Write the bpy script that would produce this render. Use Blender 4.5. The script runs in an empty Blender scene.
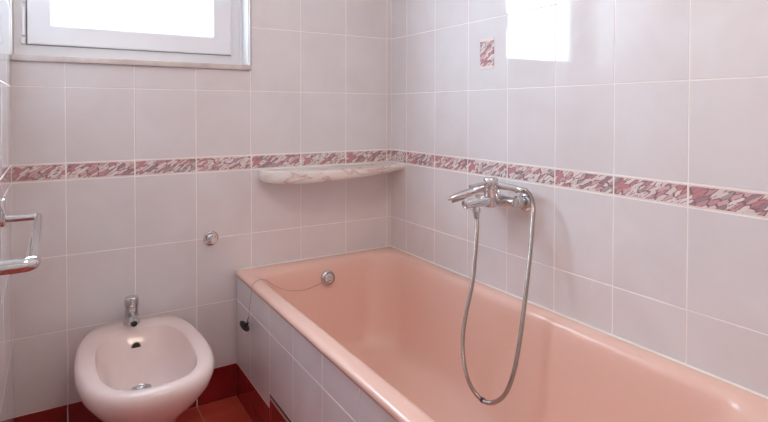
import bpy, bmesh, math, random
from mathutils import Vector, Matrix
random.seed(7)
SC = bpy.context.scene
COL = SC.collection

# ------------------------------------------------------------------ helpers
def wloc(o):
    return o.location + (wloc(o.parent) if o.parent else Vector((0, 0, 0)))

class MB:
    """collects shapes into one mesh object"""
    def __init__(s):
        s.bm = bmesh.new()
    def box(s, lo, hi, bev=0.0, seg=2, mi=0, rot=None, pivot=None):
        c = [(a + b) / 2 for a, b in zip(lo, hi)]
        r = bmesh.ops.create_cube(s.bm, size=1)
        vs = r['verts']
        for v in vs:
            v.co = Vector((c[i] + v.co[i] * (hi[i] - lo[i]) for i in range(3)))
        fs = set(f for v in vs for f in v.link_faces)
        if bev > 0:
            es = list(set(e for v in vs for e in v.link_edges))
            rr = bmesh.ops.bevel(s.bm, geom=es, offset=bev, segments=seg, profile=0.5, affect='EDGES')
            fs = set(rr['faces']) | set(f for f in fs if f.is_valid)
            vs = list(set(v for f in fs for v in f.verts))
        if rot is not None:
            p = Vector(pivot if pivot else c)
            for v in vs:
                v.co = rot @ (v.co - p) + p
        for f in fs:
            f.material_index = mi
            f.smooth = bev > 0
        return s
    def rings(s, rings, cap0=True, cap1=True, closed=False, mi=0, smooth=True):
        vv = [[s.bm.verts.new(p) for p in r] for r in rings]
        n = len(rings[0])
        m = len(vv)
        for i in range(m if closed else m - 1):
            a, b = vv[i], vv[(i + 1) % m]
            for j in range(n):
                f = s.bm.faces.new((a[j], a[(j + 1) % n], b[(j + 1) % n], b[j]))
                f.material_index = mi; f.smooth = smooth
        if not closed:
            if cap0:
                f = s.bm.faces.new(list(reversed(vv[0]))); f.material_index = mi; f.smooth = smooth
            if cap1:
                f = s.bm.faces.new(vv[-1]); f.material_index = mi; f.smooth = smooth
        return s
    def tube(s, pts, rad, n=16, closed=False, cap=True, mi=0, sx=1.0):
        pts = [Vector(p) for p in pts]
        R = rad if callable(rad) else (lambda t: rad)
        m = len(pts)
        tang = []
        for i in range(m):
            if closed:
                t = pts[(i + 1) % m] - pts[i - 1]
            else:
                t = pts[min(i + 1, m - 1)] - pts[max(i - 1, 0)]
            tang.append(t.normalized())
        up = Vector((0, 0, 1))
        if abs(tang[0].dot(up)) > 0.9: up = Vector((1, 0, 0))
        nrm = (up - tang[0] * up.dot(tang[0])).normalized()
        rings = []
        for i in range(m):
            nrm = (nrm - tang[i] * nrm.dot(tang[i])).normalized()
            bn = tang[i].cross(nrm)
            r = R(i / max(1, m - 1))
            rings.append([pts[i] + (nrm * math.cos(a) * r * sx + bn * math.sin(a) * r)
                          for a in [2 * math.pi * k / n for k in range(n)]])
        return s.rings(rings, cap, cap, closed, mi)
    def lathe(s, prof, org, axis=(0, 0, 1), n=32, mi=0, squash=1.0):
        """prof: (radius, distance along axis) pairs"""
        ax = Vector(axis).normalized()
        up = Vector((0, 0, 1)) if abs(ax.z) < 0.9 else Vector((1, 0, 0))
        a = (up - ax * up.dot(ax)).normalized(); b = ax.cross(a)
        o = Vector(org)
        rings = [[o + ax * h + (a * math.cos(2 * math.pi * k / n) * r + b * math.sin(2 * math.pi * k / n) * r * squash)
                  for k in range(n)] for r, h in prof]
        return s.rings(rings, True, True, False, mi)
    def build(s, name, mats, parent=None, origin=None, sharp=40):
        bmesh.ops.recalc_face_normals(s.bm, faces=s.bm.faces[:])
        me = bpy.data.meshes.new(name)
        s.bm.to_mesh(me); s.bm.free()
        if not isinstance(mats, (list, tuple)): mats = [mats]
        for m in mats: me.materials.append(m)
        o = bpy.data.objects.new(name, me)
        COL.objects.link(o)
        if origin is not None:
            me.transform(Matrix.Translation(-Vector(origin)))
            o.location = origin
        if parent is not None:
            o.parent = parent
            if origin is None:
                me.transform(Matrix.Translation(-wloc(parent)))
            else:
                o.location = Vector(origin) - wloc(parent)
        me.set_sharp_from_angle(angle=math.radians(sharp))
        return o

def thing(name, label, cat, loc, group=None):
    o = bpy.data.objects.new(name, None); COL.objects.link(o)
    o.location = loc
    o.empty_display_size = 0.05
    o['label'] = label; o['category'] = cat
    if group: o['group'] = group
    return o

def struct(o):
    o['kind'] = 'structure'
    return o

def spline(pts, n):
    """Catmull-Rom through pts, resampled evenly to n points"""
    P = [Vector(p) for p in pts]
    P = [P[0] * 2 - P[1]] + P + [P[-1] * 2 - P[-2]]
    out = []
    for i in range(1, len(P) - 2):
        for k in range(24):
            t = k / 24
            a, b, c, d = P[i - 1], P[i], P[i + 1], P[i + 2]
            out.append(0.5 * ((2 * b) + (c - a) * t + (2 * a - 5 * b + 4 * c - d) * t * t + (3 * b - a - 3 * c + d) * t ** 3))
    out.append(P[-2])
    L = [0]
    for i in range(1, len(out)): L.append(L[-1] + (out[i] - out[i - 1]).length)
    res = []; j = 0
    for k in range(n):
        s = L[-1] * k / (n - 1)
        while j < len(L) - 2 and L[j + 1] < s: j += 1
        u = (s - L[j]) / max(1e-9, L[j + 1] - L[j])
        res.append(out[j].lerp(out[j + 1], min(1, u)))
    return res

# ------------------------------------------------------------------ materials
def mat(name):
    m = bpy.data.materials.new(name); m.use_nodes = True
    nt = m.node_tree
    return m, nt, nt.nodes['Principled BSDF']

def simple(name, col, rough=0.4, metal=0.0, spec=0.5, coat=0.0, noise=None, bump=None):
    m, nt, b = mat(name)
    b.inputs['Base Color'].default_value = (*col, 1)
    b.inputs['Roughness'].default_value = rough
    b.inputs['Metallic'].default_value = metal
    b.inputs['Specular IOR Level'].default_value = spec
    b.inputs['Coat Weight'].default_value = coat
    b.inputs['Coat Roughness'].default_value = 0.05
    if noise:
        col2, sc = noise
        tc = nt.nodes.new('ShaderNodeTexCoord'); n = nt.nodes.new('ShaderNodeTexNoise')
        n.inputs['Scale'].default_value = sc; n.inputs['Detail'].default_value = 5
        nt.links.new(tc.outputs['Object'], n.inputs['Vector'])
        r = nt.nodes.new('ShaderNodeValToRGB')
        r.color_ramp.elements[0].position = 0.35; r.color_ramp.elements[1].position = 0.65
        r.color_ramp.elements[0].color = (*col, 1); r.color_ramp.elements[1].color = (*col2, 1)
        nt.links.new(n.outputs['Fac'], r.inputs['Fac']); nt.links.new(r.outputs['Color'], b.inputs['Base Color'])
    if bump:
        sc, st = bump
        tc = nt.nodes.new('ShaderNodeTexCoord'); n = nt.nodes.new('ShaderNodeTexNoise')
        n.inputs['Scale'].default_value = sc; n.inputs['Detail'].default_value = 2
        nt.links.new(tc.outputs['Object'], n.inputs['Vector'])
        bp = nt.nodes.new('ShaderNodeBump'); bp.inputs['Strength'].default_value = st
        bp.inputs['Distance'].default_value = 0.01
        nt.links.new(n.outputs['Fac'], bp.inputs['Height']); nt.links.new(bp.outputs['Normal'], b.inputs['Normal'])
    return m

def tile_mat(name, c1, c2, c3, rough=0.1, wav=0.02, spec=0.5):
    """glazed ceramic, cloudy marbling, each tile a touch different"""
    m, nt, b = mat(name)
    N = nt.nodes.new; L = nt.links.new
    tc = N('ShaderNodeTexCoord')
    n = N('ShaderNodeTexNoise'); n.inputs['Scale'].default_value = 5.5; n.inputs['Detail'].default_value = 4
    n.inputs['Distortion'].default_value = 0.6
    L(tc.outputs['Object'], n.inputs['Vector'])
    r = N('ShaderNodeValToRGB')
    e = r.color_ramp.elements
    e[0].position = 0.32; e[0].color = (*c1, 1)
    e[1].position = 0.70; e[1].color = (*c3, 1)
    k = e.new(0.5); k.color = (*c2, 1)
    at = N('ShaderNodeAttribute'); at.attribute_name = 'rnd'
    ma = N('ShaderNodeMath'); ma.operation = 'MULTIPLY_ADD'
    ma.inputs[1].default_value = 0.10; L(at.outputs['Fac'], ma.inputs[0]); L(n.outputs['Fac'], ma.inputs[2])
    L(ma.outputs[0], r.inputs['Fac'])
    L(r.outputs['Color'], b.inputs['Base Color'])
    b.inputs['Roughness'].default_value = rough
    b.inputs['Specular IOR Level'].default_value = spec
    n2 = N('ShaderNodeTexNoise'); n2.inputs['Scale'].default_value = 9; n2.inputs['Detail'].default_value = 1
    L(tc.outputs['Object'], n2.inputs['Vector'])
    bp = N('ShaderNodeBump'); bp.inputs['Strength'].default_value = wav; bp.inputs['Distance'].default_value = 0.02
    L(n2.outputs['Fac'], bp.inputs['Height']); L(bp.outputs['Normal'], b.inputs['Normal'])
    return m

def shard_mat(name, axis, frame=True, scale=1.0):
    """pink, mauve and white broken-marble print with a plain white line top and bottom"""
    m, nt, b = mat(name)
    N = nt.nodes.new; L = nt.links.new
    tc = N('ShaderNodeTexCoord')
    sep = N('ShaderNodeSeparateXYZ'); L(tc.outputs['Object'], sep.inputs[0])
    cmb = N('ShaderNodeCombineXYZ')
    L(sep.outputs[axis], cmb.inputs['X']); L(sep.outputs['Z'], cmb.inputs['Y'])
    wn = N('ShaderNodeTexNoise'); wn.inputs['Scale'].default_value = 38; L(cmb.outputs[0], wn.inputs['Vector'])
    wm = N('ShaderNodeMixRGB'); wm.blend_type = 'LINEAR_LIGHT'; wm.inputs['Fac'].default_value = 0.004
    L(cmb.outputs[0], wm.inputs['Color1']); L(wn.outputs['Color'], wm.inputs['Color2'])
    mp = N('ShaderNodeMapping'); mp.vector_type = 'TEXTURE'
    mp.inputs['Rotation'].default_value[2] = math.radians(32 if axis == 'X' else -32)
    mp.inputs['Scale'].default_value = (0.036 * scale, 0.0080 * scale, 1)
    L(wm.outputs[0], mp.inputs['Vector'])
    v = N('ShaderNodeTexVoronoi'); v.voronoi_dimensions = '2D'; v.inputs['Scale'].default_value = 1
    L(mp.outputs[0], v.inputs['Vector'])
    ve = N('ShaderNodeTexVoronoi'); ve.voronoi_dimensions = '2D'; ve.feature = 'DISTANCE_TO_EDGE'; ve.inputs['Scale'].default_value = 1
    L(mp.outputs[0], ve.inputs['Vector'])
    sp = N('ShaderNodeSeparateColor'); L(v.outputs['Color'], sp.inputs[0])
    r = N('ShaderNodeValToRGB'); r.color_ramp.interpolation = 'CONSTANT'
    e = r.color_ramp.elements
    pal = [(0.0, (.76, .66, .65)), (.32, (.54, .27, .29)), (.44, (.66, .46, .46)), (.56, (.38, .26, .28)),
           (.63, (.80, .73, .72)), (.86, (.58, .34, .36)), (.94, (.44, .38, .39))]
    e[0].position, e[0].color = pal[0][0], (*pal[0][1], 1)
    e[1].position, e[1].color = pal[1][0], (*pal[1][1], 1)
    for p, c in pal[2:]:
        k = e.new(p); k.color = (*c, 1)
    L(sp.outputs[0], r.inputs['Fac'])
    # dark crack lines between shards
    r2 = N('ShaderNodeValToRGB'); r2.color_ramp.elements[0].position = 0.05; r2.color_ramp.elements[1].position = 0.14
    L(ve.outputs['Distance'], r2.inputs['Fac'])
    wn2 = N('ShaderNodeTexNoise'); wn2.inputs['Scale'].default_value = 70; L(cmb.outputs[0], wn2.inputs['Vector'])
    th = N('ShaderNodeMath'); th.operation = 'GREATER_THAN'; L(wn2.outputs['Fac'], th.inputs[0]); th.inputs[1].default_value = 0.54
    mxx = N('ShaderNodeMath'); mxx.operation = 'MAXIMUM'; L(th.outputs[0], mxx.inputs[0]); L(r2.outputs['Color'], mxx.inputs[1])
    mx = N('ShaderNodeMixRGB'); L(mxx.outputs[0], mx.inputs['Fac'])
    mx.inputs['Color1'].default_value = (.30, .17, .16, 1); L(r.outputs['Color'], mx.inputs['Color2'])
    out = mx.outputs[0]
    uv = N('ShaderNodeUVMap'); su = N('ShaderNodeSeparateXYZ'); L(uv.outputs[0], su.inputs[0])
    if frame:
        # larger pink petal near the start of every strip tile
        d1 = N('ShaderNodeMath'); d1.operation = 'SUBTRACT'; L(su.outputs['X'], d1.inputs[0]); d1.inputs[1].default_value = 0.12
        d1m = N('ShaderNodeMath'); d1m.operation = 'MULTIPLY'; L(d1.outputs[0], d1m.inputs[0]); d1m.inputs[1].default_value = 3.6
        d2 = N('ShaderNodeMath'); d2.operation = 'SUBTRACT'; L(su.outputs['Y'], d2.inputs[0]); d2.inputs[1].default_value = 0.55
        c2 = N('ShaderNodeCombineXYZ'); L(d1m.outputs[0], c2.inputs['X']); L(d2.outputs[0], c2.inputs['Y'])
        ln = N('ShaderNodeVectorMath'); ln.operation = 'LENGTH'; L(c2.outputs[0], ln.inputs[0])
        ad = N('ShaderNodeMath'); ad.operation = 'MULTIPLY_ADD'; L(sp.outputs[1], ad.inputs[0]); ad.inputs[1].default_value = 0.55
        L(ln.outputs['Value'], ad.inputs[2])
        lt = N('ShaderNodeMath'); lt.operation = 'LESS_THAN'; L(ad.outputs[0], lt.inputs[0]); lt.inputs[1].default_value = 0.42
        pm = N('ShaderNodeMixRGB'); L(lt.outputs[0], pm.inputs['Fac']); L(out, pm.inputs['Color1'])
        pm.inputs['Color2'].default_value = (.56, .27, .28, 1); out = pm.outputs[0]
    # white edging
    a = N('ShaderNodeMath'); a.operation = 'SUBTRACT'; L(su.outputs['Y'], a.inputs[0]); a.inputs[1].default_value = 0.5
    ab = N('ShaderNodeMath'); ab.operation = 'ABSOLUTE'; L(a.outputs[0], ab.inputs[0])
    g = N('ShaderNodeMath'); g.operation = 'GREATER_THAN'; L(ab.outputs[0], g.inputs[0]); g.inputs[1].default_value = 0.40
    fm = N('ShaderNodeMixRGB'); L(g.outputs[0], fm.inputs['Fac']); L(out, fm.inputs['Color1'])
    fm.inputs['Color2'].default_value = (.82, .74, .70, 1)
    L(fm.outputs[0], b.inputs['Base Color'])
    b.inputs['Roughness'].default_value = 0.06
    return m

M = {}
M['tile'] = tile_mat('pale_wall_tile', (.715, .672, .670), (.74, .703, .705), (.76, .735, .742), 0.03, 0.004)
M['apron_tile'] = M['tile']
M['grout'] = simple('white_grout', (.95, .92, .90), 0.7, noise=((.87, .82, .79), 9))
M['red'] = tile_mat('dark_red_glazed_tile', (.22, .008, .010), (.26, .012, .014), (.30, .018, .018), 0.12, 0.01)
M['redfloor'] = tile_mat('red_floor_tile', (.42, .048, .030), (.50, .065, .042), (.56, .090, .058), 0.28, 0.02)
M['redgrout'] = simple('pinkish_grout', (.48, .27, .24), 0.8)
M['tub'] = simple('salmon_pink_enamel', (.82, .545, .455), 0.27, coat=0.0)
M['bidet'] = simple('pale_pink_porcelain', (.81, .665, .63), 0.13, coat=0.0)
M['chrome'] = simple('polished_chrome', (.66, .66, .67), 0.06, 1.0)
M['hose'] = simple('flexible_steel_hose', (.40, .355, .33), 0.24, 1.0)
M['dark'] = simple('dark_hole', (.02, .017, .015), 0.6)
M['rubber'] = simple('black_rubber', (.014, .013, .013), 0.45)
M['brass'] = simple('aged_brass', (.36, .25, .18), 0.35, 0.9)
M['pvc'] = simple('white_window_plastic', (.80, .79, .80), 0.3)
M['gasket'] = simple('grey_gasket', (.30, .30, .31), 0.6)
M['stone'] = simple('beige_stone_sill', (.56, .48, .44), 0.35, noise=((.68, .61, .57), 14))
M['shelf'] = None
M['paint'] = simple('white_paint', (.80, .77, .74), 0.7)
M['door'] = simple('white_door_paint', (.75, .72, .68), 0.4)
M['seal'] = simple('white_silicone', (.86, .80, .75), 0.35)

def shelf_mat():
    m, nt, b = mat('white_ceramic_with_pink_veins')
    N = nt.nodes.new; L = nt.links.new
    tc = N('ShaderNodeTexCoord'); mp = N('ShaderNodeMapping'); mp.inputs['Scale'].default_value = (4.5, 8, 16)
    L(tc.outputs['Object'], mp.inputs[0])
    n = N('ShaderNodeTexNoise'); n.inputs['Scale'].default_value = 1.0; n.inputs['Detail'].default_value = 3
    n.inputs['Distortion'].default_value = 1.2
    L(mp.outputs[0], n.inputs['Vector'])
    r = N('ShaderNodeValToRGB'); e = r.color_ramp.elements
    e[0].position = 0.40; e[0].color = (.87, .84, .79, 1)
    e[1].position = 0.62; e[1].color = (.87, .84, .79, 1)
    for p, c in [(.535, (.80, .75, .70)), (.55, (.56, .42, .39)), (.56, (.74, .56, .52)), (.59, (.78, .68, .63))]:
        k = e.new(p); k.color = (*c, 1)
    L(n.outputs['Fac'], r.inputs['Fac']); L(r.outputs['Color'], b.inputs['Base Color'])
    b.inputs['Roughness'].default_value = 0.12
    return m
M['shelf'] = shelf_mat()
M['shard_x'] = shard_mat('marble_print_strip_back', 'X')
M['shard_y'] = shard_mat('marble_print_strip_side', 'Y')
M['shard_pic'] = shard_mat('marble_print_picture', 'Y', frame=False, scale=1.15)

def glass_mat():
    m = bpy.data.materials.new('window_glass'); m.use_nodes = True
    nt = m.node_tree; nt.nodes.clear()
    N = nt.nodes.new; L = nt.links.new
    o = N('ShaderNodeOutputMaterial'); t = N('ShaderNodeBsdfTransparent'); g = N('ShaderNodeBsdfGlossy')
    t.inputs[0].default_value = (.96, .98, .98, 1); g.inputs['Roughness'].default_value = 0.02
    f = N('ShaderNodeFresnel'); f.inputs['IOR'].default_value = 1.45
    ge = N('ShaderNodeNewGeometry'); iv = N('ShaderNodeMath'); iv.operation = 'SUBTRACT'; iv.inputs[0].default_value = 1
    L(ge.outputs['Backfacing'], iv.inputs[1])
    mu = N('ShaderNodeMath'); mu.operation = 'MULTIPLY'; L(f.outputs[0], mu.inputs[0]); L(iv.outputs[0], mu.inputs[1])
    mx = N('ShaderNodeMixShader'); L(mu.outputs[0], mx.inputs[0]); L(t.outputs[0], mx.inputs[1]); L(g.outputs[0], mx.inputs[2])
    L(mx.outputs[0], o.inputs[0])
    return m
M['glass'] = glass_mat()

# ------------------------------------------------------------------ room
W = 0.2076; SK = 0.1307; H = 0.25; HB = 0.0588
ROWS = [SK, SK + H, SK + 2 * H, SK + 3 * H, SK + 3 * H + HB]
while ROWS[-1] < 2.45: ROWS.append(ROWS[-1] + H)
CEIL = 2.5
ROWS[-1] = CEIL
LW = 1.418            # room width at the window wall
RY = -2.75            # wall behind the photographer
TW = 0.706; TL = 1.70; TZ = 0.494
WX0, WX1, WZ0, WZ1 = -1.412, -0.652, 1.290, 2.02   # window opening

def lines(start, step, lo, hi):
    out = [lo]
    v = start
    while v < hi - 0.004:
        if v > lo + 0.004: out.append(v)
        v += step
    out.append(hi)
    return out

def tiles(mb, org, ud, vd, nd, us, vs, g=0.0033, t=0.0008, b=0.0007, mi=0, tilt=0.0016, skip=None, store=None):
    org, ud, vd, nd = map(Vector, (org, ud, vd, nd))
    rl = mb.bm.faces.layers.float.get('rnd') or mb.bm.faces.layers.float.new('rnd')
    uvl = mb.bm.loops.layers.uv.get('UVMap') or mb.bm.loops.layers.uv.new('UVMap')
    for i in range(len(us) - 1):
        for j in range(len(vs) - 1):
            u0, u1, v0, v1 = us[i], us[i + 1], vs[j], vs[j + 1]
            if skip and skip(u0, u1, v0, v1): continue
            if u1 - u0 < 0.006 or v1 - v0 < 0.006: continue
            ta, tb, rr = random.uniform(-tilt, tilt), random.uniform(-tilt, tilt), random.random()
            cu, cv = (u0 + u1) / 2, (v0 + v1) / 2
            def P(u, v, h): return org + ud * u + vd * v + nd * h
            h = g / 2
            A = [(u0 + h, v0 + h), (u1 - h, v0 + h), (u1 - h, v1 - h), (u0 + h, v1 - h)]
            B = [(u0 + h + b, v0 + h + b), (u1 - h - b, v0 + h + b), (u1 - h - b, v1 - h - b), (u0 + h + b, v1 - h - b)]
            va = [mb.bm.verts.new(P(u, v, 0)) for u, v in A]
            vb = [mb.bm.verts.new(P(u, v, t + ta * (u - cu) + tb * (v - cv))) for u, v in B]
            fs = [mb.bm.faces.new(vb)]
            for k in range(4):
                fs.append(mb.bm.faces.new((va[k], va[(k + 1) % 4], vb[(k + 1) % 4], vb[k])))
            for f in fs:
                f.material_index = mi; f[rl] = rr; f.smooth = False
                for lp in f.loops:
                    q = lp.vert.co - org
                    lp[uvl].uv = ((q.dot(ud) - u0) / (u1 - u0), (q.dot(vd) - v0) / (v1 - v0))

XA, XB = -LW, 0.0
TH = 0.28
usB = sorted(-v for v in lines(0.0234, W, 0, LW))
usR = lines(0.1281, W, 0, -RY)        # distance from the window wall
rowsT = [r for r in ROWS]
border_row = (ROWS[3], ROWS[4])

# wall_back (window wall) with the opening
mb = MB()
mb.box((XA - 0.1, 0, -0.1), (WX0 - 0.002, TH, CEIL), mi=0)
mb.box((WX1 + 0.002, 0, -0.1), (XB + 0.1, TH, CEIL), mi=0)
mb.box((WX0 - 0.002, 0, -0.1), (WX1 + 0.002, TH, WZ0 - 0.02), mi=0)
mb.box((WX0 - 0.002, 0, WZ1), (WX1 + 0.002, TH, CEIL), mi=0)
vs = ROWS[:4]
tiles(mb, (0, 0, 0), (1, 0, 0), (0, 0, 1), (0, -1, 0), usB, vs, mi=1)
up = ROWS[4:]
# rows above the border, cut where the window is
us_win = [u for u in usB if u <= WX1 + 0.02]; us_win[-1] = WX1 + 0.004
us_free = [WX1 + 0.004] + [u for u in usB if u > WX1 + 0.02]
tiles(mb, (0, 0, 0), (1, 0, 0), (0, 0, 1), (0, -1, 0), us_free, up, mi=1)
tiles(mb, (0, 0, 0), (1, 0, 0), (0, 0, 1), (0, -1, 0), us_win, [up[0], up[1], WZ0 - 0.019], mi=1)
tiles(mb, (0, 0, 0), (1, 0, 0), (0, 0, 1), (0, -1, 0), us_win, [WZ1 + 0.004] + [z for z in up if z > WZ1 + 0.03], mi=1)
struct(mb.build('wall_back', [M['grout'], M['tile']]))
mb = MB(); tiles(mb, (0, 0, 0), (1, 0, 0), (0, 0, 1), (0, -1, 0), usB, border_row, t=0.0009, g=0.0048)
struct(mb.build('trim_1', [M['shard_x']]))
mb = MB(); tiles(mb, (0, 0, 0), (1, 0, 0), (0, 0, 1), (0, -1, 0), [u for u in sorted([-LW, -TW] + [-0.855 - W * k for k in range(0, 3)])], [0, SK], t=0.0026)
struct(mb.build('baseboard_back', [M['red']]))

# wall_right
mb = MB()
mb.box((0, RY - 0.1, -0.1), (0.12, 0.1, CEIL), mi=0)
tiles(mb, (0, 0, 0), (0, -1, 0), (0, 0, 1), (-1, 0, 0), usR, ROWS[:4], mi=1)
tiles(mb, (0, 0, 0), (0, -1, 0), (0, 0, 1), (-1, 0, 0), usR, up, mi=1)
wr = struct(mb.build('wall_right', [M['grout'], M['tile']]))
mb = MB(); tiles(mb, (0, 0, 0), (0, -1, 0), (0, 0, 1), (-1, 0, 0), usR, border_row, t=0.0009, g=0.0048)
struct(mb.build('trim_2', [M['shard_y']]))
# printed picture in the middle of one tile
mb = MB(); tiles(mb, (0, 0, 0), (0, -1, 0), (0, 0, 1), (-1, 0, 0), [0.612, 0.684], [1.262, 1.372], t=0.0034, g=0, b=0.0004, tilt=0)
pic = mb.build('printed_picture', [M['shard_pic']], wr)
pic['label'] = 'small pink and white marble picture'

# wall_left
usL = lines(0.16, W, 0, -RY)
mb = MB()
mb.box((-LW - 0.12, RY - 0.1, -0.1), (-LW, 0.1, CEIL), mi=0)
tiles(mb, (-LW, 0, 0), (0, -1, 0), (0, 0, 1), (1, 0, 0), usL, ROWS[:4], mi=1)
tiles(mb, (-LW, 0, 0), (0, -1, 0), (0, 0, 1), (1, 0, 0), usL, up, mi=1)
struct(mb.build('wall_left', [M['grout'], M['tile']]))
mb = MB(); tiles(mb, (-LW, 0, 0), (0, -1, 0), (0, 0, 1), (1, 0, 0), usL, border_row, t=0.0009, g=0.0048)
struct(mb.build('trim_3', [M['shard_y']]))
mb = MB(); tiles(mb, (-LW, 0, 0), (0, -1, 0), (0, 0, 1), (1, 0, 0), usL, [0, SK], t=0.0026)
struct(mb.build('baseboard_left', [M['red']]))

# wall behind the photographer, with the door
DX0, DX1, DZ = -1.25, -0.45, 2.05
mb = MB()
mb.box((-LW - 0.1, RY - 0.12, -0.1), (DX0, RY, CEIL)); mb.box((DX1, RY - 0.12, -0.1), (0.1, RY, CEIL))
mb.box((DX0, RY - 0.12, DZ), (DX1, RY, CEIL)); mb.box((DX0, RY - 0.12, -0.1), (DX1, RY, 0))
struct(mb.build('wall_front', [M['paint']]))
mb = MB()
mb.box((DX0 + .002, RY - 0.09, 0.004), (DX1 - .002, RY - 0.05, DZ - .002), bev=0.003)
mb.box((DX0 + .12, RY - 0.052, 0.2), (DX1 - .12, RY - 0.044, 0.95), bev=0.006)
mb.box((DX0 + .12, RY - 0.052, 1.1), (DX1 - .12, RY - 0.044, 1.9), bev=0.006)
d = struct(mb.build('door_1', [M['door']]))
mb = MB(); mb.tube([(DX1 - .08, RY - .05, 1.0), (DX1 - .08, RY - .0, 1.0), (DX1 - .10, RY + .005, 1.0), (DX1 - .2, RY + .005, 1.0)], 0.009)
mb.build('door_handle', M['chrome'], d)

# floor and ceiling
mb = MB()
mb.box((-LW - 0.1, RY - 0.1, -0.1), (0.1, TH, 0))
fx = sorted([-LW, 0] + [x for x in [-0.855 + W * k for k in range(-2, 5)] if -LW + .01 < x < -0.01])
tiles(mb, (0, 0, 0), (1, 0, 0), (0, -1, 0), (0, 0, 1), fx, lines(0.20, W, 0, -RY), mi=1, t=0.0012)
struct(mb.build('floor', [M['redgrout'], M['redfloor']]))
mb = MB(); mb.box((-LW - 0.1, RY - 0.1, CEIL), (0.1, TH, CEIL + 0.1))
struct(mb.build('ceiling', [M['paint']]))

# ------------------------------------------------------------------ window
YF = 0.085       # face of the fixed frame
mb = MB()
# fixed frame: four bars
fz0, fz1 = WZ0, WZ1
for lo, hi in [((WX0, YF, fz0), (WX0 + 0.055, YF + 0.06, fz1)), ((WX1 - 0.055, YF, fz0), (WX1, YF + 0.06, fz1)),
               ((WX0 + .055, YF, fz0), (WX1 - .055, YF + 0.06, fz0 + 0.055)), ((WX0 + .055, YF, fz1 - .055), (WX1 - .055, YF + 0.06, fz1))]:
    mb.box(lo, hi)
# painted reveal lining right side with a thin front lip, and thin cover strip on left
mb.box((WX1 - 0.006, 0.002, fz0), (WX1, YF, fz1))
mb.box((WX1 - 0.016, YF - 0.008, fz0), (WX1 - 0.006, YF, fz1))
win = struct(mb.build('window_1', [M['pvc']]))
# sash
SX0, SX1, SZ0, SZ1 = -1.374, -0.704, 1.334, WZ1 - 0.045
GX0, GX1, GZ0, GZ1 = -1.299, -0.781, 1.408, SZ1 - 0.075
ys = YF - 0.016
mb = MB()
def frame_bar(mb, x0, x1, z0, z1, gx0, gx1, gz0, gz1, y0, y1, ch):
    """mitred rectangular frame with a chamfered inner edge"""
    ro = [(x0, z0), (x1, z0), (x1, z1), (x0, z1)]
    ri = [(gx0, gz0), (gx1, gz0), (gx1, gz1), (gx0, gz1)]
    rc = [(gx0 - ch, gz0 - ch), (gx1 + ch, gz0 - ch), (gx1 + ch, gz1 + ch), (gx0 - ch, gz1 + ch)]
    e = 0.003
    ro2 = [(x0 + e, z0 + e), (x1 - e, z0 + e), (x1 - e, z1 - e), (x0 + e, z1 - e)]
    seq = [(ro, y1), (ro, y0 + e), (ro2, y0), (rc, y0), (ri, y0 + ch), (ri, y1)]
    mb.rings([[Vector((x, y, z)) for x, z in r] for r, y in seq], closed=True, smooth=False)
frame_bar(mb, SX0, SX1, SZ0, SZ1, GX0, GX1, GZ0, GZ1, ys, YF + 0.045, 0.010)
sash = mb.build('window_sash', [M['pvc']], win)
mb = MB(); frame_bar(mb, SX0 - .003, SX1 + .003, SZ0 - .003, SZ1 + .003, SX0 + .01, SX1 - .01, SZ0 + .01, SZ1 - .01, YF - .004, YF + .0002, .0005)
mb.build('window_gasket', [M['gasket']], win)
mb = MB(); mb.box((GX0 - .004, YF + 0.015, GZ0 - .004), (GX1 + .004, YF + 0.021, GZ1 + .004))
mb.build('glass', [M['glass']], win)
mb = MB()
mb.box((SX0 - 0.018, ys - 0.004, SZ0 - 0.002), (SX0 - 0.0045, YF + .002, SZ0 + 0.021), bev=0.002)
mb.box((SX0 - 0.0155, ys - 0.001, SZ0 + 0.025), (SX0 - 0.0045, YF + .002, SZ0 + 0.12), bev=0.004)
mb.box((SX0 - 0.012, ys + 0.001, SZ0 + 0.135), (SX0 - 0.004, YF + .002, SZ0 + 0.28), bev=0.003)
mb.build('hinge_cover', [M['pvc']], win)
mb = MB()
mb.lathe([(.013, 0), (.015, .004), (.011, .012), (.008, .03)], (SX1 - .035, ys, 1.66), (0, -1, 0))
mb.tube([(SX1 - .035, ys - .028, 1.66), (SX1 - .035, ys - .034, 1.65), (SX1 - .035, ys - .034, 1.55)], .008)
mb.build('window_handle', [M['pvc']], win)
mb = MB(); mb.box((WX0 - .002, -0.014, WZ0 - 0.019), (WX1 + 0.004, TH + .02, WZ0), bev=0.002)
mb.build('window_sill', [M['stone']], win)
# thin metal strip closing the tile edge by the opening
mb = MB(); mb.box((WX1 - 0.0005, -0.0045, WZ0), (WX1 + 0.0035, 0.02, WZ1), bev=0.0008)
mb.build('tile_edge_strip', [M['pvc']], win)
mb = MB(); mb.box((WX1 + 0.0036, -0.0014, WZ0 - .019), (WX1 + 0.0062, 0.002, WZ1))
mb.build('edge_gap', [M['dark']], win)

# ------------------------------------------------------------------ bathtub
tub = thing('bathtub', 'salmon pink enamelled bathtub built in behind a tiled front', 'bathtub', (-TW / 2, -TL / 2, 0))

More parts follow.
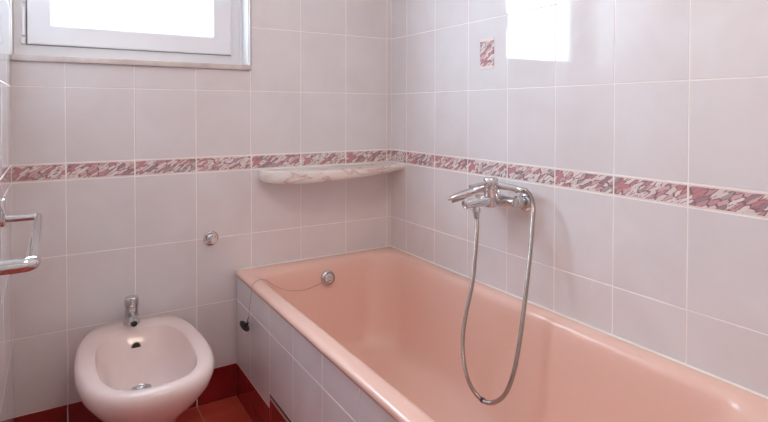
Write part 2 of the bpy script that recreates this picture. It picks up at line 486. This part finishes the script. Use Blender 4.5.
def rrect(x0, x1, y0, y1, r, z, n=20):
    """rounded rectangle ring; r = corner radii (back-left, front-left, front-right, back-right)"""
    pts = []
    cs = [(x0, y1, 90, r[0], 1, -1), (x0, y0, 180, r[1], 1, 1), (x1, y0, 270, r[2], -1, 1), (x1, y1, 0, r[3], -1, -1)]
    for x, y, a0, rr, sx, sy in cs:
        cx, cy = x + sx * rr, y + sy * rr
        for k in range(n + 1):
            a = math.radians(a0 + 90 * k / n)
            pts.append((cx + rr * math.cos(a), cy + rr * math.sin(a)))
    # close the straight sides with extra points for even shading
    out = []
    m = len(pts)
    for i in range(m):
        a, b = pts[i], pts[(i + 1) % m]
        out.append(a)
        if (i + 1) % (n + 1) == 0:
            for k in range(1, 24):
                out.append((a[0] + (b[0] - a[0]) * k / 24, a[1] + (b[1] - a[1]) * k / 24))
    return [Vector((x, y, z)) for x, y in out]

def inner(t):
    """tub interior cross ring at depth parameter t in 0..1 -> margins"""
    return t
ox0, ox1, oy0, oy1 = -TW - 0.008, -0.002, -TL, -0.002
rings = []
def ring(ml, mr, mb_, mf, rad, z):
    rings.append(rrect(ox0 + ml, ox1 - mr, oy0 + mf, oy1 - mb_, (rad,) * 4 if not isinstance(rad, tuple) else rad, z))
ring(0.004, 0.001, 0.001, 0.004, 0.014, TZ - 0.020)
ring(0.0, 0.001, 0.001, 0.0, 0.016, TZ - 0.012)
ring(0.002, 0.001, 0.001, 0.002, 0.016, TZ - 0.004)
ring(0.008, 0.003, 0.003, 0.008, 0.016, TZ)
ring(0.020, 0.010, 0.010, 0.022, 0.020, TZ + 0.002)
ring(0.042, 0.040, 0.048, 0.075, 0.075, TZ + 0.001)
ring(0.052, 0.048, 0.058, 0.088, 0.095, TZ - 0.002)
ring(0.060, 0.055, 0.066, 0.098, 0.105, TZ - 0.009)
ring(0.066, 0.060, 0.072, 0.108, 0.11, TZ - 0.022)
ring(0.070, 0.064, 0.076, 0.120, 0.115, TZ - 0.045)
ring(0.078, 0.071, 0.086, 0.160, 0.12, TZ - 0.12)
ring(0.088, 0.080, 0.098, 0.215, 0.12, TZ - 0.20)
ring(0.098, 0.089, 0.110, 0.270, 0.125, TZ - 0.27)
ring(0.110, 0.100, 0.124, 0.320, 0.13, TZ - 0.325)
ring(0.128, 0.116, 0.145, 0.360, 0.13, TZ - 0.355)
ring(0.150, 0.138, 0.168, 0.395, 0.12, TZ - 0.374)
ring(0.180, 0.168, 0.198, 0.430, 0.10, TZ - 0.383)
ring(0.23, 0.22, 0.25, 0.50, 0.07, TZ - 0.388)
ring(0.31, 0.31, 0.30, 0.62, 0.03, TZ - 0.391)
mb = MB(); mb.rings(rings, cap0=False, cap1=True)
basin = mb.build('basin', [M['tub']], tub, sharp=60)
sol = basin.modifiers.new('thickness', 'SOLIDIFY'); sol.thickness = 0.004; sol.offset = -1

# tiled front panel
AX = -TW
mb = MB()
mb.box((AX, -TL, 0.0), (AX + 0.045, -0.003, TZ - 0.016), mi=0)
ua = lines(0.175, W, 0.003, TL)
HY0, HY1, HZ = 0.382, 0.562, 0.176
tiles(mb, (AX, 0, 0), (0, -1, 0), (0, 0, 1), (-1, 0, 0), ua, [SK + H, TZ - 0.018], mi=1)
tiles(mb, (AX, 0, 0), (0, -1, 0), (0, 0, 1), (-1, 0, 0), ua, [SK, SK + H], mi=1,
      skip=lambda u0, u1, v0, v1: u0 < HY1 and u1 > HY0 + 0.01)
tiles(mb, (AX, 0, 0), (0, -1, 0), (0, 0, 1), (-1, 0, 0), [HY0 + .002, HY1 + 0.028], [HZ + 0.006, SK + H], mi=1)
tiles(mb, (AX, 0, 0), (0, -1, 0), (0, 0, 1), (-1, 0, 0), [0.003, 0.148, HY0], [0, SK], mi=2, t=0.0026)
tiles(mb, (AX, 0, 0), (0, -1, 0), (0, 0, 1), (-1, 0, 0), [HY1 + 0.028] + [u for u in ua if u > HY1 + 0.06], [0, SK], mi=2, t=0.0026)
# near end of the panel
mb.box((AX + 0.002, -TL - 0.03, 0), (-0.003, -TL, TZ - 0.016), mi=1)
panel = mb.build('front_panel', [M['grout'], M['tile'], M['red']], tub)
# removable hatch: dark gap, pale line and a red tile
mb = MB()
mb.box((AX - 0.0008, -HY1 - 0.026, 0.002), (AX + 0.002, -HY0 - 0.003, HZ + 0.004), mi=0)
mb.box((AX - 0.0024, -HY1 - 0.010, 0.004), (AX - 0.0006, -HY0 - 0.006, HZ - 0.004), mi=1)
tiles(mb, (AX - 0.0024, 0, 0), (0, -1, 0), (0, 0, 1), (-1, 0, 0), [HY0 + 0.010, HY1 + 0.006], [0.006, HZ - 0.011], mi=2, t=0.002)
h = mb.build('access_hatch', [M['dark'], M['redgrout'], M['red']], tub)
h['label'] = 'dark red removable tile hatch'
# sealant beads against the walls
mb = MB()
mb.tube([(-TW - .004, -0.0052, TZ + 0.001), (-0.008, -0.0052, TZ + 0.001)], 0.0038, n=8)
mb.tube([(-0.0056, -0.006, TZ + 0.001), (-0.0056, -TL + .004, TZ + 0.001)], 0.0042, n=8)
sb = mb.build('sealant_bead', [M['seal']], tub); sb['label'] = 'white sealant line'
# overflow
ocx, ocz = -0.357, 0.428
oy = -0.0905
ax = Vector((0, -1, 0.12)).normalized()
mb = MB()
mb.lathe([(.030, -0.006), (.031, 0), (.0305, .004), (.027, .008), (.024, .009), (.0225, .006), (.021, .006), (.0205, .012), (.018, .015), (.010, .016), (.008, .013), (.0035, .013)], (ocx, oy + .003, ocz), ax, n=40)
ov = mb.build('overflow_plate', [M['chrome']], tub); ov['label'] = 'round chrome overflow'
# floor drain
mb = MB(); mb.lathe([(.036, -.004), (.036, .002), (.033, .004), (.026, .002), (.024, -.003), (.004, -.003)], (-0.357, -0.34, TZ - 0.3885), (0, 0, 1), n=32)
mb.build('drain', [M['chrome']], tub)

# ------------------------------------------------------------------ plug on its chain
plug = thing('bath_plug', 'black rubber plug hanging on a thin chain over the tiled bath front', 'plug', (-0.722, -0.135, 0.31))
pc = Vector((-0.729, -0.183, 0.341))
pax = Vector((-0.45, -0.35, -0.62)).normalized()
pax = Vector((-0.60, 0.37, -0.66)).normalized()
mb = MB(); mb.lathe([(.0035, -.018), (.005, -.008), (.009, -.0045), (.0215, -.0025), (.0235, 0), (.0225, .0028), (.012, .0036), (.004, .004)], pc, pax, n=32)
mb.build('plug_disc', [M['rubber']], plug)
top = pc - pax * 0.014
mb = MB(); mb.tube(spline([top, top + Vector((.0, -.004, .014)), top + Vector((.002, -.008, .026))], 8), 0.0022, n=8)
mb.build('ring', [M['chrome']], plug)
a0 = top + Vector((.002, -.008, .026))
ch = spline([a0, (-0.7195, -0.212, 0.415), (-0.7190, -0.226, 0.465), (-0.7175, -0.228, 0.490), (-0.705, -0.212, 0.4985), (-0.686, -0.190, 0.4985),
             (-0.666, -0.176, 0.4975), (-0.650, -0.186, 0.4925), (-0.615, -0.205, 0.468), (-0.56, -0.195, 0.442), (-0.49, -0.165, 0.425),
             (-0.43, -0.130, 0.4205), (-0.385, -0.106, 0.420), (-0.362, -0.1015, 0.418)], 320)
mb = MB(); mb.tube(ch, lambda t: 0.0011 if int(t * 319) % 2 else 0.0005, n=6)
mb.build('chain', [M['brass']], plug)

# ------------------------------------------------------------------ bidet
BC = -1.076
bid = thing('bidet', 'pale pink porcelain bidet standing under the window', 'bidet', (BC, -0.32, 0))
def sring(cy, rx, rf, rb, z, ef=2.5, eb=3.4, n=96, taper=0.0):
    """front half and back half superellipse ring"""
    out = []
    for k in range(n):
        a = 2 * math.pi * k / n
        c, s = math.cos(a), math.sin(a)
        e = eb if s > 0 else ef
        x = rx * math.copysign(abs(c) ** (2 / e), c)
        y = (rb if s > 0 else rf) * math.copysign(abs(s) ** (2 / e), s)
        x *= 1 - taper * max(0, y / rb)
        out.append(Vector((BC + x, cy + y, z)))
    return out
R = []
ZR = 0.388
cy = -0.33
# foot up to the rim (outer), then into the bowl
for a in [(-0.27, .095, .175, .20, 0.0, 2.4, 3.0), (-0.27, .092, .172, .20, 0.012, 2.4, 3.0), (-0.27, .082, .155, .20, 0.05, 2.4, 3),
          (-0.27, .080, .150, .21, 0.12, 2.4, 3), (-0.28, .088, .160, .22, 0.18, 2.4, 3), (-0.30, .112, .195, .25, 0.235, 2.4, 3),
          (-0.32, .150, .240, .28, 0.285, 2.4, 3.2), (cy, .176, .272, .305, 0.33, 2.45, 3.3), (cy, .184, .283, .313, 0.357, 2.5, 3.4),
          (cy, .184, .283, .313, 0.372, 2.5, 3.4), (cy, .179, .277, .309, 0.382, 2.5, 3.4), (cy, .170, .268, .300, ZR, 2.5, 3.4),
          (cy - .003, .150, .250, .262, ZR, 2.6, 3.3),
          (cy - .008, .134, .232, .220, ZR - .0005, 2.9, 3.3), (cy - .009, .1315, .2295, .217, ZR - .002, 2.9, 3.4), (cy - .009, .1298, .2275, .215, ZR - .006, 2.9, 3.4),
          (cy - .010, .1285, .226, .212, ZR - .014, 2.9, 3.3), (cy - .012, .121, .217, .198, ZR - .036, 2.8, 3.1),
          (cy - .015, .113, .205, .184, ZR - .058, 2.7, 2.9), (cy - .018, .100, .185, .162, ZR - .078, 2.6, 2.7),
          (cy - .022, .082, .150, .130, ZR - .090, 2.4, 2.5), (cy - .030, .055, .095, .085, ZR - .096, 2.2, 2.3), (cy - .036, .034, .045, .05, ZR - .099, 2.1, 2.1),
          (cy - .038, .021, .021, .021, ZR - .100, 2, 2)]:
    R.append(sring(*a[:5], ef=a[5], eb=a[6], taper=0.07 if a[4] > .2 else 0.0))
mb = MB(); mb.rings(R, cap0=True, cap1=True)
bowl = mb.build('bowl', [M['bidet']], bid, sharp=60)
mb = MB(); mb.lathe([(.028, -.003), (.028, .002), (.024, .004), (.018, .002), (.016, -.001), (.003, .001)], (BC - .014, cy - .030, ZR - .0975), (0, 0, 1), n=32)
mb.lathe([(.013, .0), (.013, .006), (.009, .009), (.003, .010)], (BC - .014, cy - .030, ZR - .0975), (0, 0, 1), n=24)
dr = mb.build('drain', [M['chrome']], bid)
mb = MB()
oax = Vector((0, -1, .18)).normalized()
mb.lathe([(.0145, -.004), (.0145, .0012), (.0128, .0022), (.0118, .0008)], (BC - .003, cy + .1745, ZR - .050), oax, n=24, mi=0)
mb.lathe([(.0116, .0000), (.0116, .0012), (.001, .0013)], (BC - .003, cy + .1745, ZR - .050), oax, n=24, mi=1)
oh = mb.build('overflow_hole', [M['brass'], M['dark']], bid)

# bidet tap
TX, TY, TZ0 = -1.083, -0.075, ZR
tap = thing('bidet_tap', 'small chrome single lever tap on the back edge of the bidet', 'tap', (TX, TY, TZ0 - .001))
mb = MB()
mb.lathe([(.025, 0), (.026, .003), (.0235, .007), (.0215, .012), (.0205, .055), (.0205, .060), (.018, .062)], (TX, TY, TZ0), (0, 0, 1), n=40)
mb.build('tap_body', [M['chrome']], tap)
mb = MB()
mb.lathe([(.0190, .060), (.0222, .063), (.0225, .082), (.021, .089), (.0165, .093), (.006, .095)], (TX, TY, TZ0), (0, 0, 1), n=40)
mb.box((TX - .007, TY - .062, TZ0 + .082), (TX + .007, TY - .012, TZ0 + .090), bev=.003, rot=Matrix.Rotation(math.radians(-18), 3, 'X'), pivot=(TX, TY - .012, TZ0 + .086))
mb.build('lever', [M['chrome']], tap)
mb = MB()
mb.lathe([(.013, 0), (.013, .038), (.0145, .040), (.0145, .050), (.013, .052)], (TX, TY - .010, TZ0 + .036), (0, -1, -.18), n=28)
sp = mb.build('spout', [M['chrome']], tap)
ad = Vector((-.05, -1, -.12)).normalized(); ao = Vector((TX, TY - .056, TZ0 + .0275))
mb = MB()
mb.lathe([(.009, -.006), (.0135, -.002), (.0140, .004), (.0125, .012), (.0115, .022), (.0095, .022), (.0092, .019)], ao, ad, n=28, mi=0)
mb.lathe([(.0091, .0185), (.0091, .0195), (.001, .0196)], ao, ad, n=28, mi=1)
ar = mb.build('aerator', [M['chrome'], M['dark']], sp)

# ------------------------------------------------------------------ shelf
shx0 = -0.618
sh = None
def edge(y_scale, inset, z):
    """front outline of the shelf, left tip to right wall, y positive = outwards"""
    base = [(-0.618, 0.0), (-0.616, .030), (-0.600, .062), (-0.570, .092), (-0.52, .128), (-0.45, .152), (-0.37, .164), (-0.29, .164),
            (-0.20, .156), (-0.12, .142), (-0.05, .126), (0.0, .114)]
    pts = spline([(x, y, 0) for x, y in base], 48)
    out = []
    for p in pts:
        xx = max(p.x + inset * (1 if p.x < -0.5 else 0.0) * (1 - (p.x + 0.618) / 0.118 if p.x < -0.5 else 0), -0.618)
        out.append(Vector((xx - 0.0035, -max(0.0, p.y * y_scale) - 0.0035 + 0.0, z)))
    return out
sections = [(0.50, .12, .827), (0.78, .06, .824), (0.90, .03, .826), (0.965, .010, .833), (0.992, .003, .845), (1.0, 0, .860), (0.998, 0.0005, .874), (0.985, .003, .878),
            (0.95, .008, .8785), (0.5, .05, .8785)]
rings = []
for ys_, ins, z in sections:
    e = edge(ys_, ins, z)
    # taper thinner towards the right-hand wall
    for p in e:
        k = (p.x + 0.618) / 0.618
        if z < .87: p.z = z + (0.874 - z) * (0.62 * max(0, k) ** 1.5)
    back = [Vector((e[-1].x, -0.0028, e[-1].z)), Vector((-0.3, -0.0028, (e[-1].z + e[0].z) / 2)), Vector((e[0].x, -0.0028, e[0].z))]
    rings.append(e + back)
mb = MB(); mb.rings(rings)
shelf = mb.build('ceramic_shelf', [M['shelf']], origin=(-0.31, 0, .84), sharp=50)
shelf['label'] = 'white marbled ceramic corner shelf below the patterned tile border'
shelf['category'] = 'shelf'

# ------------------------------------------------------------------ chrome cap on the wall
cap = thing('valve_cap', 'round chrome valve cap on the tiled wall between window and bathtub', 'valve cap', (-0.803, -0.002, 0.631))
mb = MB(); mb.lathe([(.0270, 0), (.0280, .003), (.0270, .007), (.0235, .008), (.0225, .004), (.019, .004), (.0175, .006)], (-0.803, -0.0003, .631), (0, -1, 0), n=40)
mb.build('rosette', [M['chrome']], cap)
mb = MB(); mb.lathe([(.0165, .004), (.0165, .012), (.0110, .016), (.0105, .034), (.0125, .036), (.0125, .050), (.010, .053), (.002, .053)], (-0.803, -0.0003, .631), (0, -1, 0), n=32)
mb.build('cap_knob', [M['chrome']], cap)

# ------------------------------------------------------------------ bath mixer
MY = -0.780; MX = -0.062; MZ = 0.822
mix = thing('bath_mixer', 'chrome bath mixer mounted on the right wall above the bathtub', 'mixer tap', (-0.003, MY, MZ))
for y in (MY - .060, MY + .090):
    mb = MB(); mb.lathe([(.031, 0), (.033, .002), (.031, .007), (.022, .013), (.016, .015)], (-0.0003, y, MZ - .004), (-1, 0, 0), n=40)
    mb.build('wall_rosette', [M['chrome']], mix)
    mb = MB()
    mb.lathe([(.0125, .010), (.0125, .030), (.0195, .031), (.0195, .047), (.016, .050), (.013, .058)], (-0.0003, y, MZ - .003), (-1, 0, .04), n=6 * 4)
    mb.build('inlet_nut', [M['chrome']], mix)
mb = MB()
# cross body between the inlets
mb.lathe([(.010, -.092), (.0165, -.088), (.0175, -.060), (.0195, -.028), (.021, 0), (.0195, .028), (.0175, .060), (.0165, .088), (.010, .092)], (MX, MY + .015, MZ - .001), (0, 1, 0), n=36)
# forward block carrying the cartridge column
mb.tube([(MX, MY, MZ), (MX - .02, MY, MZ), (MX - .045, MY, MZ)], .0205, n=32)
mb.lathe([(.019, -.020), (.022, -.012), (.023, 0), (.0225, .030), (.0235, .032), (.0235, .036)], (MX - .038, MY, MZ), (0, 0, 1), n=36)
mb.build('mixer_body', [M['chrome']], mix)
mb = MB()
sp_p = [(MX - .040, MY, MZ + .002), (MX - .07, MY, MZ + .001), (MX - .10, MY, MZ - .001), (MX - .125, MY, MZ - .001), (MX - .142, MY, MZ - .003)]
mb.tube(spline(sp_p, 16), lambda t: .0185 - .0035 * t, n=28)
mb.lathe([(.0135, -.002), (.0150, .001), (.0150, .008), (.0115, .010), (.0110, .005)], (MX - .140, MY, MZ - .003), (-1, 0, -.16), n=28)
mb.lathe([(.011, -.014), (.011, .012), (.0125, .014), (.0125, .026), (.009, .028)], (MX - .098, MY, MZ - .006), (0, 0, -1), n=24)
mb.build('spout', [M['chrome']], mix)
mb = MB()
mb.lathe([(.0215, .036), (.0235, .039), (.0240, .060), (.0235, .070), (.020, .074), (.006, .075)], (MX - .038, MY, MZ), (0, 0, 1), n=40)
mb.tube(spline([(MX - .052, MY, MZ + .060), (MX - .075, MY, MZ + .058), (MX - .10, MY, MZ + .055), (MX - .126, MY, MZ + .051)], 12), lambda t: .0062 - .0015 * t + (.0016 if t > .9 else 0), n=14)
lv = mb.build('lever', [M['chrome']], mix)
# cradle fork for the handset
mb = MB()
A = Vector((-0.040, -0.848, 0.862)); B = Vector((-0.158, -0.634, 0.816))
dirn = (B - A).normalized()
def along(t, dz=0):
    # handle nearly level, head drooping beyond the neck
    p = A.lerp(B, t); p.z = A.z + .006 * math.sin(min(t, .6) / .6 * 3.1) - .052 * max(0, t - .42) / .58
    return p + Vector((0, 0, dz))
ck = along(.40)
mb.tube([(MX - .012, MY + .02, MZ + .012), (ck.x, ck.y, ck.z - .016)], .0075, n=14)
side = dirn.cross(Vector((0, 0, 1))).normalized()
fork = [ck + side * (.0165 * math.cos(a)) + Vector((0, 0, .0165 * math.sin(a))) for a in [math.radians(d) for d in range(-215, 40, 15)]]
mb.tube(fork, .0035, n=10)
mb.build('handset_cradle', [M['chrome']], mix)

# handset resting in the cradle
hs = thing('shower_handset', 'chrome hand shower resting on the bath mixer', 'shower head', tuple(along(.4)))
mb = MB()
mb.tube(spline([along(0), along(.15, .001), along(.35, .001), along(.55, .001), along(.68, .001)], 20), lambda t: .0098 + .0022 * math.sin(t * 3.1), n=24)
mb.build('handle', [M['chrome']], hs)
mb = MB()
hr = []
upv = dirn.cross(side).normalized()
if upv.z < 0: upv = -upv
for t, w, hh in [(.60, .0105, .0105), (.66, .015, .0135), (.73, .021, .0150), (.81, .0265, .0140), (.90, .0280, .0115), (.97, .024, .008), (1.0, .015, .005), (1.012, .005, .002)]:
    c = along(t, .001)
    hr.append([c + side * w * math.cos(a) + upv * hh * math.sin(a) for a in [2 * math.pi * k / 28 for k in range(28)]])
mb.rings(hr)
mb.build('spray_head', [M['chrome']], hs)
mb = MB()
pl_c = along(.85, -.0125)
dd = (along(1) - along(.7)).normalized()
ring1 = [[pl_c + side * .021 * r * math.cos(a) + dd * .028 * r * math.sin(a) + upv * h for a in [2 * math.pi * k / 28 for k in range(28)]] for r, h in ((1.0, .004), (1.0, -.002), (.9, -.0035))]
mb.rings(ring1)
mb.build('spray_plate', [M['gasket']], hs)

# flexible hose
HP = [Vector(p) for p in [(-0.04, -0.847, 0.862), (-0.046, -0.879, 0.863), (-0.053, -0.909, 0.85), (-0.06, -0.928, 0.819), (-0.067, -0.932, 0.776),
      (-0.077, -0.935, 0.706), (-0.09, -0.938, 0.629), (-0.108, -0.938, 0.514), (-0.124, -0.935, 0.41), (-0.138, -0.928, 0.329), (-0.148, -0.908, 0.263),
      (-0.152, -0.873, 0.220), (-0.154, -0.826, 0.194), (-0.153, -0.775, 0.197), (-0.152, -0.733, 0.225), (-0.151, -0.708, 0.280), (-0.151, -0.703, 0.353),
      (-0.152, -0.720, 0.441), (-0.154, -0.754, 0.554), (-0.156, -0.770, 0.65), (-0.158, -0.780, 0.74), (-0.160, -0.780, 0.782), (-0.160, -0.780, 0.797)]]
hose = thing('shower_hose', 'long flexible metal shower hose looping down into the bathtub', 'shower hose', (-.154, -.82, .172))
pts = spline(HP, 900)
mb = MB(); mb.tube(pts, lambda t: .0066 + .0007 * math.sin(t * 899 * math.pi / 1.5), n=14)
mb.build('hose_tube', [M['hose']], hose)
mb = MB(); mb.tube([pts[0] + dirn * .012, pts[0], pts[22]], lambda t: .0105 - .001 * t, n=20)
mb.build('end_nut', [M['chrome']], hose)
mb = MB(); mb.tube([pts[-1] + Vector((0, 0, .004)), pts[-1], pts[-16]], lambda t: .0105 - .0015 * t, n=20)
mb.build('end_nut', [M['chrome']], hose)
k = min(range(len(pts)), key=lambda i: pts[i].z)
mb = MB(); mb.tube([pts[k - 3], pts[k], pts[k + 3]], .0082, n=16)
tie = mb.build('cable_tie', [M['rubber']], hose); tie['label'] = 'thin black tie'

# ------------------------------------------------------------------ towel rail on the left wall
rail = thing('towel_rail', 'chrome towel rail bent out from the left wall', 'towel rail', (-LW, -.80, .86))
zr = .860; xr = -1.334
yf, yn = -0.558, -1.035
def corner(p0, c, p1, r, n=8):
    c = Vector(c); a = (Vector(p0) - c).normalized(); b = (Vector(p1) - c).normalized()
    return [(c + a * r).lerp(c, t) .lerp(c.lerp(c + b * r, t), t) for t in [i / n for i in range(n + 1)]]
path = [Vector((-LW + .006, yf, zr))] + corner((-LW, yf, zr), (xr, yf, zr), (xr, yn, zr), .010) + \
       corner((xr, yf, zr), (xr, yn, zr), (-LW, yn, zr), .018) + [Vector((-LW + .006, yn, zr))]
mb = MB()
# resample the long straight run so that the bar can swell towards the near end
full = []
for i in range(len(path) - 1):
    m = max(1, int((path[i + 1] - path[i]).length / .02))
    for q in range(m): full.append(path[i].lerp(path[i + 1], q / m))
full.append(path[-1])
mb.tube(full, lambda t: .0080 + .0038 * min(1, max(0, (t - .12) / .7)), n=24)
mb.build('rail_bar', [M['chrome']], rail)
for y in (yf, yn):
    mb = MB()
    mb.box((-LW + .001, y - .017, zr - .016), (-LW + .020, y + .017, zr + .050), bev=.006, seg=3)
    mb.build('wall_bracket', [M['chrome']], rail)

# ------------------------------------------------------------------ added fill lamp on the ceiling (unseen, warm fill for the room)
LX, LY = -0.70, -1.75
lamp = thing('added_fill_lamp', 'round fill lamp added on the ceiling out of frame', 'lamp', (LX, LY, CEIL))
mb = MB(); mb.lathe([(.25, 0), (.25, .02), (.24, .022)], (LX, LY, CEIL - .001), (0, 0, -1), n=40)
mb.build('fill_lamp_base', [M['door']], lamp)
m, nt, b = mat('fill_lamp_glow')
b.inputs['Base Color'].default_value = (.9, .85, .8, 1)
b.inputs['Emission Color'].default_value = (1.0, .83, .69, 1)
b.inputs['Emission Strength'].default_value = 9.0
mb = MB(); mb.lathe([(.238, .020), (.245, .035), (.23, .06), (.17, .082), (.09, .093), (.005, .096)], (LX, LY, CEIL), (0, 0, -1), n=40)
mb.build('fill_lamp_shade', [m], lamp)

# ------------------------------------------------------------------ daylight
wd = bpy.data.worlds.new('overcast_sky'); SC.world = wd
wd.use_nodes = True
bg = wd.node_tree.nodes['Background']
bg.inputs[0].default_value = (.72, .91, 1.10, 1); bg.inputs[1].default_value = 16.0
ld = bpy.data.lights.new('window_portal', 'AREA'); ld.shape = 'RECTANGLE'
ld.size = WX1 - WX0; ld.size_y = WZ1 - WZ0
ld.cycles.is_portal = True
lo = bpy.data.objects.new('window_portal', ld); COL.objects.link(lo)
lo.location = ((WX0 + WX1) / 2, TH + .03, (WZ0 + WZ1) / 2)
lo.rotation_euler = (math.radians(-90), 0, 0)

# ------------------------------------------------------------------ camera
f, yaw, pitch, roll, cy_, cx_ = 543.5562, .5639, .0178, .002, 120.2984, 396.7965
cam = bpy.data.cameras.new('camera'); co = bpy.data.objects.new('camera', cam); COL.objects.link(co)
cam.sensor_width = 36; cam.sensor_fit = 'HORIZONTAL'
cam.lens = f * 36 / 768
cam.shift_x = -(cx_ - 384) / 768
cam.shift_y = (cy_ - 211) / 768
cam.clip_start = 0.01
F = Vector((math.sin(yaw) * math.cos(pitch), math.cos(yaw) * math.cos(pitch), -math.sin(pitch)))
r_ = F.cross(Vector((0, 0, 1))).normalized(); u_ = r_.cross(F)
c, s = math.cos(roll), math.sin(roll)
Rr = c * r_ + s * u_; Uu = -s * r_ + c * u_
mt = Matrix((Rr, Uu, -F)).transposed().to_4x4()
mt.translation = Vector((-1.3038, -2.1095, 1.1143))
co.matrix_world = mt
SC.camera = co

# ------------------------------------------------------------------ colour and render settings
vs_ = SC.view_settings
vs_.view_transform = 'Standard'; vs_.look = 'None'; vs_.gamma = 1; vs_.use_curve_mapping = False
vs_.exposure = 0.76
cy2 = SC.cycles
cy2.use_denoising = True
cy2.max_bounces = 12; cy2.diffuse_bounces = 8; cy2.glossy_bounces = 6; cy2.transparent_max_bounces = 12
cy2.sample_clamp_indirect = 8
